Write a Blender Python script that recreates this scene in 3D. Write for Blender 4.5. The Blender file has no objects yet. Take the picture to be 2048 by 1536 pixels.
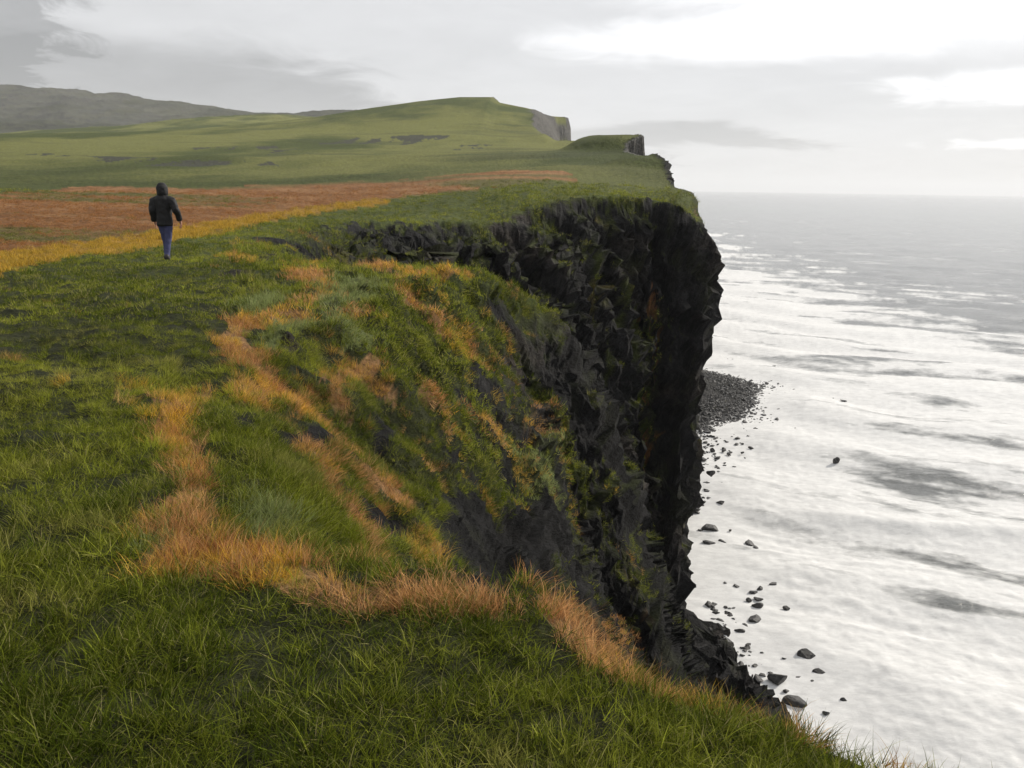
import bpy, math, random
import numpy as np
from mathutils import Vector, Matrix
random.seed(7)
rng = np.random.default_rng(11)
sc = bpy.context.scene
COL = sc.collection

# ------------------------------------------------------------------ camera
W, H, F = 2048.0, 1536.0, 1607.0           # photograph size, focal length in its pixels
ROLL = math.radians(0.85)
PITCH = math.atan((768 - 374) / F)
SEA = -38.0                                 # the eye is at z = 0
cF = np.array([0, math.cos(PITCH), -math.sin(PITCH)])
uW = np.array([0, math.sin(PITCH), math.cos(PITCH)])
rW = np.array([1.0, 0, 0])
cR = math.cos(ROLL) * rW + math.sin(ROLL) * uW
cU = -math.sin(ROLL) * rW + math.cos(ROLL) * uW
cam = bpy.data.cameras.new('camera')
cam_o = bpy.data.objects.new('camera', cam)
COL.objects.link(cam_o)
M = Matrix(((cR[0], cU[0], -cF[0], 0), (cR[1], cU[1], -cF[1], 0), (cR[2], cU[2], -cF[2], 0), (0, 0, 0, 1)))
cam_o.matrix_world = M
cam.sensor_width = 36.0
cam.lens = 36.0 * F / W
cam.clip_start = 0.05
cam.clip_end = 60000
sc.camera = cam_o
sc.view_settings.view_transform = 'Standard'
sc.view_settings.look = 'None'
sc.view_settings.gamma = 1.0
sc.view_settings.exposure = 0.27
sc.view_settings.use_curve_mapping = False
sc.cycles.max_bounces = 5
sc.cycles.diffuse_bounces = 3
sc.cycles.volume_bounces = 1
sc.cycles.transparent_max_bounces = 6

def ray(px, py):
    return cF + (px - 1024) / F * cR + (768 - py) / F * cU
def at_y(px, py, Y):
    d = ray(px, py); return d * (Y / d[1])

# ------------------------------------------------------------------ world and sun
SUN_AZ, SUN_EL = math.radians(58), math.radians(30)       # azimuth clockwise from +Y
world = bpy.data.worlds.new('World'); sc.world = world; world.use_nodes = True
nt = world.node_tree; nt.nodes.clear()
N = nt.nodes.new; L = nt.links.new
out = N('ShaderNodeOutputWorld'); bg = N('ShaderNodeBackground'); bg.inputs[1].default_value = 0.1
sky = N('ShaderNodeTexSky'); sky.sky_type = 'NISHITA'; sky.sun_disc = False
sky.sun_elevation = SUN_EL; sky.sun_rotation = SUN_AZ
tc = N('ShaderNodeTexCoord')
def mth(op, a, b=None, c=None, clamp=False):
    n = N('ShaderNodeMath'); n.operation = op; n.use_clamp = clamp
    for i, v in enumerate((a, b, c)):
        if v is None: continue
        if isinstance(v, (int, float)): n.inputs[i].default_value = v
        else: L(v, n.inputs[i])
    return n.outputs[0]
sep = N('ShaderNodeSeparateXYZ'); L(tc.outputs['Generated'], sep.inputs[0])
X_, Y_, Z_ = sep.outputs
az = mth('MULTIPLY', mth('ARCTAN2', X_, Y_), 57.29578)
el = mth('MULTIPLY', mth('ARCSINE', Z_), 57.29578)
# cloud deck coordinates: the direction met with a flat layer overhead
zz = mth('ADD', mth('ABSOLUTE', Z_), 0.16)
cmb = N('ShaderNodeCombineXYZ'); L(mth('DIVIDE', X_, zz), cmb.inputs[0]); L(mth('DIVIDE', Y_, zz), cmb.inputs[1])
def noise(vec, scale, detail, rough=0.55, dist=0.0):
    n = N('ShaderNodeTexNoise'); n.inputs['Scale'].default_value = scale; n.inputs['Detail'].default_value = detail
    n.inputs['Roughness'].default_value = rough; n.inputs['Distortion'].default_value = dist
    L(vec, n.inputs['Vector']); return n.outputs[0]
n1 = noise(cmb.outputs[0], 0.75, 6, 0.55, 0.6)
n2 = noise(cmb.outputs[0], 2.6, 7, 0.6, 0.9)
azw = mth('ADD', az, mth('MULTIPLY', mth('SUBTRACT', n2, 0.5), 16.0))
elw = mth('ADD', el, mth('MULTIPLY', mth('SUBTRACT', n1, 0.5), 4.0))
def blob(a, e, wa, we):
    x = mth('DIVIDE', mth('SUBTRACT', azw, a), wa); y = mth('DIVIDE', mth('SUBTRACT', elw, e), we)
    r2 = mth('ADD', mth('MULTIPLY', x, x), mth('MULTIPLY', y, y))
    return mth('POWER', 2.71828, mth('MULTIPLY', r2, -1.0))
val = mth('ADD', 0.655, mth('MULTIPLY', mth('SUBTRACT', n1, 0.5), 0.16))
val = mth('ADD', val, mth('MULTIPLY', mth('SUBTRACT', n2, 0.5), 0.12))
for a, e, wa, we, k, lo, hi in ((27, 17, 25, 9, .34, .30, .62), (15, 9.3, 14, 1.7, .30, .25, .75), (30, 6.3, 8, 1.2, .30, .25, .7), (31.5, 3.3, 5, .55, .26, .25, .8),
                        (58, 28, 32, 16, .35, 0, 1), (-22, 4.2, 16, 4.6, -.25, .28, .62), (-34, 10, 6.5, 8, -.26, .3, .6), (11, 3.4, 9, .8, -.20, .25, .7),
                        (5, 1.6, 5, 1.5, -.16, .25, .8)):
    bl = blob(a, e, wa, we); mr = N('ShaderNodeMapRange'); mr.interpolation_type = 'SMOOTHSTEP'; L(bl, mr.inputs[0]); mr.inputs[1].default_value = lo; mr.inputs[2].default_value = hi
    val = mth('ADD', val, mth('MULTIPLY', mr.outputs[0], k))
val = mth('MAXIMUM', val, 0.3)
cc = N('ShaderNodeCombineColor')
L(mth('MULTIPLY', val, 9.95), cc.inputs[0]); L(mth('MULTIPLY', val, 9.97), cc.inputs[1]); L(mth('MULTIPLY', val, 10.15), cc.inputs[2])
mx = N('ShaderNodeMix'); mx.data_type = 'RGBA'; mx.inputs[0].default_value = 0.94
L(sky.outputs[0], mx.inputs[6]); L(cc.outputs[0], mx.inputs[7])
L(mx.outputs[2], bg.inputs[0]); L(bg.outputs[0], out.inputs[0])

sun = bpy.data.lights.new('sun', 'SUN'); sun.energy = 3.3; sun.angle = math.radians(4); sun.color = (1, .93, .82)
sun_o = bpy.data.objects.new('sun', sun); COL.objects.link(sun_o)
sdir = Vector((math.sin(SUN_AZ) * math.cos(SUN_EL), math.cos(SUN_AZ) * math.cos(SUN_EL), math.sin(SUN_EL)))
sun_o.rotation_euler = sdir.to_track_quat('Z', 'Y').to_euler()
sun_o.location = (60, 30, 60)

# ------------------------------------------------------------------ numeric helpers
def hash3(ix, iy, iz, seed):
    h = (ix.astype(np.int64) * 374761393 + iy.astype(np.int64) * 668265263 + iz.astype(np.int64) * 2147483647 + seed * 974634777) & 0xFFFFFFFF
    h = ((h ^ (h >> 13)) * 1274126177) & 0xFFFFFFFF
    h = (h ^ (h >> 16)) & 0xFFFF
    return h.astype(np.float32) / 65535.0
def vnoise(x, y, z, seed=0):
    x = np.asarray(x, np.float32); y = np.asarray(y, np.float32); z = np.asarray(z, np.float32)
    ix, iy, iz = np.floor(x), np.floor(y), np.floor(z)
    fx, fy, fz = x - ix, y - iy, z - iz
    fx = fx * fx * (3 - 2 * fx); fy = fy * fy * (3 - 2 * fy); fz = fz * fz * (3 - 2 * fz)
    r = 0
    for a in (0, 1):
        for b in (0, 1):
            for c in (0, 1):
                w = (fx if a else 1 - fx) * (fy if b else 1 - fy) * (fz if c else 1 - fz)
                r = r + w * hash3(ix + a, iy + b, iz + c, seed)
    return r * 2 - 1
def fbm(x, y, z, o=4, seed=0, g=0.5, ridged=False):
    r = 0; a = 1.0; t = 0
    for k in range(o):
        n = vnoise(x, y, z, seed + k * 17)
        if ridged: n = 1 - 2 * np.abs(n)
        r = r + a * n; t += a; a *= g
        x = x * 2.03 + 3.1; y = y * 2.03 + 1.7; z = z * 2.03 + 5.3
    return r / t
class RBF:
    def __init__(s, pts, beta=1.35):
        P = np.array([p[:2] for p in pts], float); v = np.array([p[2] for p in pts], float); s.P = P; s.b = beta
        n = len(P); D = np.linalg.norm(P[:, None] - P[None], axis=2) ** beta
        A = np.zeros((n + 3, n + 3)); A[:n, :n] = -D - np.eye(n) * 1e-3; A[:n, n] = 1; A[:n, n + 1:] = P
        A[n, :n] = 1; A[n + 1:, :n] = P.T
        s.w = np.linalg.solve(A, np.concatenate([v, [0, 0, 0]]))
    def __call__(s, x, y):
        sh = x.shape; x = x.ravel().astype(np.float32); y = y.ravel().astype(np.float32)
        n = len(s.P); r = (s.w[n] + s.w[n + 1] * x + s.w[n + 2] * y).astype(np.float32)
        hb = np.float32(s.b / 2)
        for (px, py), w in zip(s.P.astype(np.float32), s.w[:n].astype(np.float32)):
            d2 = (x - px) ** 2 + (y - py) ** 2 + np.float32(1e-8)
            r -= w * np.power(d2, hb)
        return r.reshape(sh)
def sst(a, b, x):
    t = np.clip((x - a) / (b - a), 0, 1); return t * t * (3 - 2 * t)
def smin(a, b, k):
    h = np.clip(0.5 + 0.5 * (b - a) / k, 0, 1)
    return b + (a - b) * h - k * h * (1 - h)

# ------------------------------------------------------------------ the land, in metres, eye at the origin
PL = [(-.5,0,-1.62),(-3,3,-1.6),(-2,1,-1.6),(2,0,-1.8),(1.5,2.35,-1.95),(.5,2.6,-1.8),(0,3.1,-1.72),(-.8,3.3,-1.7),(-1.6,3.6,-1.68),
 (-3,6.7,-1.68),(-6,7,-1.6),(-3.7,10.3,-1.72),(-9,12,-1.75),(-5,19,-1.85),(-8.3,19.4,-1.87),(-12,18,-1.85),(-3,21,-2.0),(-1,20,-2.1),
 (-7.5,26,-1.95),(-15,30,-1.95),(-9,36,-2.1),(-20,45,-1.6),(-9.4,47,-2.2),(-.85,58,-2.2),(3,62,-1),(9,66,-.6),(14,68,-1.2),(17.5,70,-3.0),
 (-15,60,-1.6),(-40,60,-1),(-20,80,-.8),(5,80,.3),(18,85,-.3),(21,100,.8),(-30,100,-.2),(-60,100,0),(25,130,3.1),(10,120,3),(-30,140,2),
 (-90,140,2.5),(0,160,5),(30,200,8.6),(0,200,8),(-60,200,6.5),(-150,200,6),(28,260,12),(-50,280,12),(-200,280,13),(-30,-10,-1.5),(-30,15,-1.6),(-60,30,-1.4)]
Pn = RBF(PL)
GL = [ # rim
 (3.2,-3,-1.9),(2.2,1.2,-1.95),(1.5,2.25,-1.96),(1.05,2.55,-1.93),(.5,2.78,-1.86),(.05,3.25,-1.75),(-.7,3.4,-1.72),(-1.5,3.7,-1.7),(-2.5,5,-1.68),(-3,6.7,-1.68),
 (-3.7,10.3,-1.72),(-4.3,15,-1.8),(-5,19,-1.85),(-6.2,22,-1.9),(-7.5,26,-1.95),(-9,36,-2.1),(-9.4,47,-2.2),(-5,53.5,-2.2),(-.85,58,-2.25),(3,62,-1.05),
 (9,66,-.65),(14,68,-1.3),(17.5,70,-3.2),
 # above the plateau, inland
 (0,1.2,-.9),(1,-3,-.6),(-2,1.5,-.6),(-3.2,3,-.9),(-5,6,-.6),(-6.5,12,-.7),(-9,18,-.7),(-12,26,-.2),(-15,40,1),(-12,56,2),(-2,66,2.5),(8,76,5),(20,82,4),(-20,10,4),(-25,70,6),
 # near bowl
 (-1.37,4.1,-1.83),(-1.4,5,-2.02),(-1.0,4.9,-2.35),(-.84,5.5,-2.85),(-.4,4.2,-2.7),(.3,4.1,-3.5),(1.2,4.1,-4.8),(2.4,3.8,-6.5),(-.4,8.3,-4.0),(.25,11,-5.5),
 (-1.85,6.7,-2.2),(-1.2,6.5,-2.8),(-.9,11.4,-3.8),(-2,11.8,-2.45),(-2.3,13.4,-2.28),(-3,15,-2.0),(-1.3,16.8,-2.85),(-.3,17.5,-4.1),(.85,17,-6.3),(1.6,18.3,-9.2),
 (-3,8.5,-1.85),(-2.2,9,-2.3),(4.2,27.7,-13.4),(6.9,36,-21.5),(1.3,13,-7.2),(2.8,14,-11),(4.2,18,-14.5),(7,26,-21),(10,36,-29),(14,46,-36.5),
 (5,5,-12),(9,6,-24),(15,8,-38.5),(5,10,-15),(9,14,-25),(15,18,-38.5),(17,30,-39),(13,26,-32),(9,20,-24),(7,-3,-14),(13,-4,-38),(24,40,-40),(26,20,-41),
 # the rib between the bowl and the dark recess
 (-3.2,20.5,-2.0),(-3,22,-2.2),(-.8,20.5,-2.42),(.05,21.9,-3),(1.7,23.5,-4.8),(2.35,27.8,-8.4),(3.8,31.9,-12.9),(5.2,35,-17.5),(7,38.5,-22.5),(9.5,43,-28),
 # recess
 (-3.2,24.5,-4.5),(-1,26,-6.5),(0,30,-11),(1,36,-16),(4,41,-22),(7.5,46,-29),(11.5,50,-35),(16,54.5,-37.8),(20,52,-38.4),(22,60,-39),
 (-6.2,29,-4.5),(-6.5,40,-5),(-3,34,-10.5),(-4,46,-6.5),(-2.5,50,-6),(0,47,-11),(2,54,-8),(6.5,59,-10.5),(6.3,54,-17.5),(8,53,-23.5),(11,60,-20),
 (10,64.5,-9),(15,65.5,-11),(15.2,63,-25),(11.5,57,-30),(16.5,61,-36)]
Gn = RBF(GL)
Xc_y = [-50, 0, 55, 62, 66, 70, 80, 100, 115, 130, 150, 188, 196, 215, 240, 300, 500, 600, 1000, 2600]
Xc_x = [40, 32, 19.5, 17.6, 17.5, 17.4, 17.8, 19.8, 21.2, 22.6, 23.2, 25.0, 29.3, 29.3, 27,  26, 31, 20, -40, -100]
SP_y = [100, 115, 121, 132, 145, 154.7, 162, 169.6, 180, 195, 210]
SP_x = [20, 26, 29.6, 39, 47, 50, 48, 43, 36, 30, 20]
# skylines, traced to world heights at their own distance
def sky_table(pts, Y):
    q = [at_y(px, py, Y) for px, py in pts]
    return [p[0] for p in q], [p[2] for p in q]
HX, HZ = sky_table([(-500,305),(100,298),(300,288),(480,274),(600,258),(700,242),(780,224),(860,211),(930,203),(988,203),(1003,214),(1050,224),(1085,234),(1118,236),(1160,240)], 520)
FX, FZ = sky_table([(-700,90),(-400,120),(-150,160),(0,181),(105,184),(125,192),(150,188),(205,190),(215,196),(300,199),(312,207),(400,213),(440,220),(470,226),(500,229),(560,237),(640,237),(690,232),(860,232),(1000,236)], 1900)
MX_, MZ = sky_table([(-600,290),(-200,292),(0,292),(150,284),(300,268),(420,256),(480,244),(540,240),(600,240),(660,246),(760,262),(900,290)], 950)

def plateau(x, y):
    xc = np.clip(x, -260, 45); yc = np.clip(y, -20, 285)
    p = Pn(xc, yc)
    far = np.interp(y, [200, 280, 400, 600, 1000, 1600, 2600], [9, 13, 18, 24, 34, 50, 60])
    p = p + (far - p) * sst(190, 290, y)
    p = p + fbm(x * .05, y * .05, x * 0, 3, 5) * .9 * sst(30, 120, np.hypot(x, y)) + fbm(x * .012, y * .02, x * 0, 3, 9) * 3 * sst(150, 500, y)
    return p
def land(x, y):
    p = plateau(x, y)
    near = (y < 100) & (y > -60) & (np.abs(x) < 70)
    z = p.copy()
    if near.any():
        g = Gn(x[near], y[near])
        r = np.hypot(x[near], y[near])
        g = g + fbm(x[near] * .8, y[near] * .8, 0 * g, 3, 31) * np.clip(r * .018, .05, .9)
        fade = sst(75, 95, y[near])
        g = g + fade * 60
        z[near] = smin(p[near], g, np.clip(.1 + r * .012, .1, .7))
    # knolls on the clifftop
    for (kx, ky, h, rx, ry, st) in ((25, 205, 3.6, 12, 18, 2.5), (21, 133, 1.5, 6, 9, 2), (20, 300, 2.0, 14, 30, 2), (14, 80, .5, 5, 5, 1)):
        q = ((x - kx) / rx) ** 2 + ((y - ky) / ry) ** 2
        z = z + h * np.exp(-q ** st)
    # hills
    hh = np.interp(x, HX, HZ); y0 = 235 + 185 * sst(6, 24, x + fbm(y * .02, x * .02, 0 * x, 3, 77) * 8); t = sst(y0, 515, y) ** 1.25 * (1 - sst(540, 1000, y))
    z = np.where(y > 235, np.maximum(z, z + (hh - z) * t), z)
    mm = np.interp(x, MX_, MZ); t = sst(420, 950, y) ** 1.3 * (1 - .7 * sst(980, 1300, y))
    z = np.where(y > 420, np.maximum(z, z + (mm - z) * t), z)
    ff = np.interp(x, FX, FZ); t = sst(1000, 1880, y) ** 1.1 * (1 - sst(1950, 2500, y))
    z = np.where(y > 1000, np.maximum(z, z + (ff - z) * t), z)
    # crags and gullies on the far hills
    m = sst(500, 1100, y)
    cr = fbm(x * .011, y * .006, z * .03, 5, 71, .55, True)
    z = z + m * cr * 9 * sst(20, 60, z) * (1 - .75 * sst(1750, 1880, y))
    # sea cliff
    xc = np.interp(y, Xc_y, Xc_x) + fbm(x * 0, y * .12, y * 0, 3, 41) * np.interp(y, [60, 70, 100, 300, 480], [.3, .6, 1.0, 2.0, .5])
    d = x - xc
    st = np.interp(y, [70, 90, 200, 300], [18.0, 12.0, 10.0, 12.0])
    zc = z - np.maximum(d, 0) * st - np.maximum(d, 0) ** .5 * 1.0
    z = np.where(y > 50, np.minimum(z, zc), z)
    # foot: rocky apron, pebble spit
    sx = np.interp(y, SP_y, SP_x, left=-99, right=-99) - 3.5 + fbm(x * .12, y * .16, 0 * x, 4, 57, .6) * 6
    floor = np.maximum(-39.6, np.minimum(-37.2, SEA + (sx - x) * .09)) 
    apron = SEA + 1.0 - np.maximum(0, x - np.interp(y, [30, 45, 50, 54, 59, 65, 69, 72, 80], [20, 20, 19.5, 18, 16.8, 17, 15.5, 14, 13])) * .6 + fbm(x * .8, y * .8, 0 * x, 3, 51, .6) * 1.1
    floor = np.maximum(floor, np.where((y < 100), np.maximum(apron, -39.6), -39.6))
    return np.maximum(z, floor)

# adaptive polar sampling: dense where the ground is near or steep
az_in = np.radians(np.concatenate([np.linspace(-36, 9.95, 550), np.linspace(10, 17.5, 200), np.linspace(17.55, 36, 200)]))
az_out = np.radians(np.concatenate([np.linspace(36.5, 60, 40), np.linspace(62, 178, 50)]))
AZ = np.concatenate([-az_out[::-1], az_in, az_out])
NR = 800
rf = np.exp(np.linspace(math.log(.25), math.log(2500), 2000))
gx = np.sin(AZ)[:, None] * rf[None]; gy = np.cos(AZ)[:, None] * rf[None]
sub = slice(None, None, 3)
zc_ = land(gx[sub], gy[sub])
dz = np.abs(np.diff(zc_, axis=1)); dr = np.diff(rf)[None]; rm = (rf[1:] * rf[:-1])[None] ** .5
wgt = dz / rm * 1.1 + dr / rm * np.minimum(.6, 1.6 / rm + .03)
k = np.exp(-np.linspace(-2, 2, 25) ** 2); k /= k.sum()
wgt = np.apply_along_axis(lambda v: np.convolve(np.pad(v, 12, 'edge'), k, 'valid'), 0, wgt)
k = np.exp(-np.linspace(-2, 2, 13) ** 2); k /= k.sum()
wgt = np.apply_along_axis(lambda v: np.convolve(np.pad(v, 6, 'edge'), k, 'valid'), 1, wgt)
cut = int(np.searchsorted(rf, 105))
def resample(w, r, n, end):
    c = np.concatenate([np.zeros((w.shape[0], 1)), np.cumsum(w, 1)], 1); c /= c[:, -1:]
    return np.array([np.interp(np.linspace(0, 1, n, endpoint=end), q, r) for q in c])
# the land near by and the land far off are spaced each on its own
Rs = np.concatenate([resample(wgt[:, :cut], rf[:cut + 1], 620, False), resample(wgt[:, cut:] + .15 * wgt[:, cut:].mean(), rf[cut:], 250, True)], 1)
azs = AZ[sub]
idx = np.interp(AZ, azs, np.arange(len(azs))); i0 = np.floor(idx).astype(int); i1 = np.minimum(i0 + 1, len(azs) - 1); fr = (idx - i0)[:, None]
R = Rs[i0] * (1 - fr) + Rs[i1] * fr
GX = (np.sin(AZ)[:, None] * R).astype(np.float32); GY = (np.cos(AZ)[:, None] * R).astype(np.float32)
GZ = land(GX, GY).astype(np.float32)
P3 = np.stack([GX, GY, GZ], 2)
def grid_normals(P):
    a = np.gradient(P, axis=0); b = np.gradient(P, axis=1)
    n = np.cross(b, a); n /= np.linalg.norm(n, axis=2, keepdims=True) + 1e-12
    s = np.sign(n[..., 2:3]); s[s == 0] = 1
    return n * s
rr = np.hypot(GX, GY)
def land_normals(x, y, z):
    e = np.clip(rr * .004, .03, 2.0)
    gx_ = (land(x + e, y) - z) / e; gy_ = (land(x, y + e) - z) / e
    n = np.stack([-gx_, -gy_, np.ones_like(gx_)], 2); return (n / np.linalg.norm(n, axis=2, keepdims=True)).astype(np.float32)
Nn = land_normals(GX, GY, GZ)
slope0 = np.degrees(np.arccos(np.clip(Nn[..., 2], -1, 1)))
# rock shows on the steep faces, by the far wall and down the sea cliff, not on the near grassy bowl
rockbias = np.zeros_like(GX)
rockbias += 14 * sst(15, 24, GY) * sst(-12, -6, GZ * 0 + GX) * sst(-1.5, -3.5, GZ) if False else 0
deep = sst(-4.5, -9, GZ); deep = np.clip((-GZ - 4.0) / 5.0, 0, 1); deep = np.maximum(deep, np.clip((-GZ - 3.0) / 2.0, 0, 1) * (rr < 16))
rec = sst(22.5, 25.5, GY) * sst(100, 90, GY) * 0
inrecess = np.clip((GY - 22.0 - np.clip(GX, -9, 2) * .35) / 2.5, 0, 1) * (GY < 72)
thr = 51 - 17 * deep - 30 * inrecess
rk = np.clip((slope0 + fbm(GX * .6, GY * .6, GZ * .6, 3, 61) * 12 - thr) / 7, 0, 1)
rk = np.maximum(rk, np.clip((-GZ - 34) / 2, 0, 1))
far_m = sst(150, 260, rr)
rk = rk * (1 - far_m) + far_m * np.clip((slope0 + fbm(GX * .02, GY * .02, GZ * .06, 4, 63) * 14 - np.where(GY > 1000, 19, np.where((GX > 2) & (GY > 380), 17, 30))) / 6, 0, 1)
# bold relief: buttresses and gutters running down the face, ledges across it
amp = rk * np.clip(rr * .022, .06, 1.0) * (1 - .4 * far_m) * (1 - .6 * sst(85, 110, rr))
s_ = np.clip(rr / 60, .12, 1.0)[..., None]
ax = (GX * .86 + GY * .2); 
f1 = fbm(GX * .33, GY * .33, GZ * .10, 4, 81, .55, True)
f2 = fbm(GX * 1.1, GY * 1.1, GZ * .45, 4, 91, .55, True)
f3 = fbm((GX - GZ * .4) * .25, GY * .25, (GZ + GX * .55) * 1.1, 3, 95)
near_k = np.clip(1 - rr / 40, 0, 1)
lay = (GZ + GX * .45 + f1 * .8) * .42; lay2 = (GZ - GX * .2 + GY * .3) * 1.15 + f2
saw = (lay - np.floor(lay)) ** 2 - .33; saw2 = (lay2 - np.floor(lay2)) ** 2 - .33
wx_ = GX + f2 * .5; wy_ = GY + f3 * .4; wz_ = GZ + f1 * .5
blk = hash3(np.floor(wx_ * .55 + wz_ * .25), np.floor(wy_ * .55), np.floor(wz_ * .42 - wx_ * .2), 5) - .5
blk2 = hash3(np.floor(wx_ * 1.6 + wy_ * .3), np.floor(wy_ * 1.6), np.floor(wz_ * 1.1 + wx_ * .4), 6) - .5
blk3 = hash3(np.floor(wx_ * 4.1), np.floor(wy_ * 4.1 + wx_), np.floor(wz_ * 3.3), 8) - .5
disp = amp * (blk * .4 + blk2 * .38 + blk3 * .18 + f1 * 1.5 * (1 - near_k) + f2 * .85 + f3 * .45 + saw * .8 + saw2 * .3)
f4 = fbm(GX * 3.5, GY * 3.5, GZ * 2.2, 4, 97, .6, True)
disp += rk * np.clip(rr * .008, .03, .38) * f4
# turf hummocks and terracettes on the steep grass
tm = (1 - rk) * (1 - far_m)
disp += tm * (fbm(GX * 1.6, GY * 1.6, GZ * 1.6, 3, 101) * .05 + fbm(GX * 5, GY * 5, GZ * 5, 2, 103) * .02) * np.clip(rr / 3, .6, 2.5)
stp = np.clip((slope0 - 18) / 15, 0, 1)
disp += tm * stp * fbm((GX * .45 + GY * .85) * 1.3, (GX * .85 - GY * .5) * .33, GZ * .2, 3, 107, .5, True) * .22 * np.clip(rr / 7, .5, 2)
disp *= np.clip((P3[..., 2] + 38.6) / 2.2, 0, 1)
below_rim = plateau(GX, GY) - GZ
disp = np.where(rk > .02, disp * np.where(rr < 110, np.clip(below_rim / 3.0, .12, 1), 1), disp)
P3 = P3 + Nn * disp[..., None]
# the headland's corner is undercut
uc = np.clip((GY - 54) / 7, 0, 1) * np.where(GY < 64, np.clip((P3[..., 2] + 37.5) / 3, 0, 1), 1) * (GY < 90) * np.clip((GX - 8) / 6, 0, 1)
P3[..., 0] -= uc * (np.interp(-P3[..., 2], [0, 4, 8, 14, 20, 30, 38], [.2, 1.3, 1.7, 2.7, 4.0, 4.2, 4.0]))
N2 = grid_normals(P3); N2 = np.where((rr > 110)[..., None], Nn, N2)
slope = np.degrees(np.arccos(np.clip(N2[..., 2], -1, 1)))
ZTAB = None

# ------------------------------------------------------------------ where pixels of the photograph meet the ground (world XY)
LT = np.exp(np.linspace(math.log(1.2), math.log(900), 1400))
def hit(pts):
    D = np.array([ray(*p) for p in pts])
    x = D[:, 0:1] * LT; y = D[:, 1:2] * LT; z = D[:, 2:3] * LT
    g = land(x, y); below = z < g
    i = np.where(below.any(1), below.argmax(1), len(LT) - 1)
    j = np.maximum(i - 1, 0); a = np.arange(len(D))
    e0 = z[a, j] - g[a, j]; e1 = z[a, i] - g[a, i]; t = np.clip(e0 / (e0 - e1 + 1e-9), 0, 1)
    d = LT[j] + (LT[i] - LT[j]) * t
    return np.stack([D[:, 0] * d, D[:, 1] * d], 1)
def band(pts, w):
    """a strip traced as a centre line with widths, as a polygon on the ground"""
    pts = [np.array(p, float) for p in pts]
    if not isinstance(w, (list, tuple)): w = [w] * len(pts)
    w = [q * .85 for q in w]
    a, b = [], []
    for i, p in enumerate(pts):
        q0 = pts[max(i - 1, 0)]; q1 = pts[min(i + 1, len(pts) - 1)]; t = q1 - q0; t /= np.linalg.norm(t) + 1e-9
        n = np.array([-t[1], t[0]]) * w[i] / 2; a.append(p + n); b.append(p - n)
    a[0] = a[0]; return a + b[::-1]
def inpoly(x, y, poly):
    r = np.zeros(x.shape, bool); n = len(poly)
    bx0, by0 = poly.min(0); bx1, by1 = poly.max(0)
    m = (x >= bx0) & (x <= bx1) & (y >= by0) & (y <= by1)
    if not m.any(): return r
    xs, ys = x[m], y[m]; rr_ = np.zeros(xs.shape, bool); j = n - 1
    for i in range(n):
        xi, yi = poly[i]; xj, yj = poly[j]
        c = ((yi > ys) != (yj > ys)) & (xs < (xj - xi) * (ys - yi) / (yj - yi + 1e-12) + xi)
        rr_ ^= c; j = i
    r[m] = rr_; return r
TAN = [([(325,780),(335,840),(362,900),(385,960),(385,1040),(370,1130)], [34,62,66,74,84,100]), ([(325,795),(415,785)], 26), ([(262,1090),(310,1060),(350,1010)], [20,30,26]),
 ([(440,665),(475,715),(520,765),(580,812),(640,862),(705,915)], [44,66,70,70,60,30]), ([(455,800),(520,812)], 40), ([(450,655),(500,650),(560,640),(620,640)], [36,34,22,16]),
 ([(590,545),(640,560),(660,590),(600,612)], [24,34,34,20]), ([(560,625),(640,650)], 22), ([(690,655),(740,660)], 18),
 ([(300,1140),(400,1120),(520,1135),(600,1165),(680,1190),(780,1205),(900,1214),(995,1220)], [26,70,72,76,66,52,46,34]),
 ([(1076,1210),(1130,1262),(1200,1305),(1260,1335),(1310,1368)], [26,42,46,46,22]),
 ([(795,560),(870,560),(955,572)], [36,36,30]), ([(800,585),(850,640),(880,680)], [40,46,24]), ([(640,765),(700,757),(775,772)], [26,34,22]), ([(665,790),(690,830),(700,850)], [30,22,10]),
 ([(845,830),(905,875)], 26), ([(575,935),(640,960),(655,1040)], [22,34,14]), ([(680,960),(760,990),(825,1045)], [24,42,24]), ([(695,1065),(740,1125),(800,1185)], [22,26,30]),
 ([(770,1095),(840,1150),(905,1190)], [14,24,20]), ([(862,1105),(912,1170)], 14), ([(935,845),(985,910),(1010,955)], [16,26,12]), ([(870,685),(945,718)], 26), ([(1040,905),(1095,955),(1130,1005)], [10,20,8]),
 ([(820,930),(868,980)], 15), ([(730,530),(790,545)], 14), ([(460,515),(490,525)], 14), ([(640,790),(600,760)], 10), ([(1190,960),(1215,1000)], 12), ([(1020,1112),(1085,1112)], 20), ([(1265,1248),(1280,1262)], 12), ([(745,770),(800,830)], 14), ([(960,700),(930,690)], 14)]
PALE = [([(640,600),(700,590),(770,600)], [60,90,60]), ([(540,650),(620,660),(720,655)], 34), ([(480,620),(560,600)], 26), ([(500,1060),(580,1080)], 50), ([(520,700),(600,660)], 30), ([(300,1110),(340,1100)], 40),
 ([(900,800),(980,900),(1050,1000),(1110,1080),(1150,1150)], [16,22,26,20,8]), ([(1000,950),(1080,980),(1130,1040)], [20,40,20]), ([(690,700),(760,720)], 40)]
OCH = [([(330,800),(360,870),(385,960)], [20,28,18]), ([(510,770),(580,820),(630,860)], [26,34,20]), ([(480,1115),(560,1150),(640,1178)], [20,50,26]), ([(440,680),(470,690)], 20), ([(820,552),(900,560)], 16)]
def polys(lst):
    o = []
    for c, w in lst:
        q = hit(band(c, w)); o.append(q)
    return o
P_TAN, P_PALE, P_OCH = polys(TAN), polys(PALE), polys(OCH)
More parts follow.
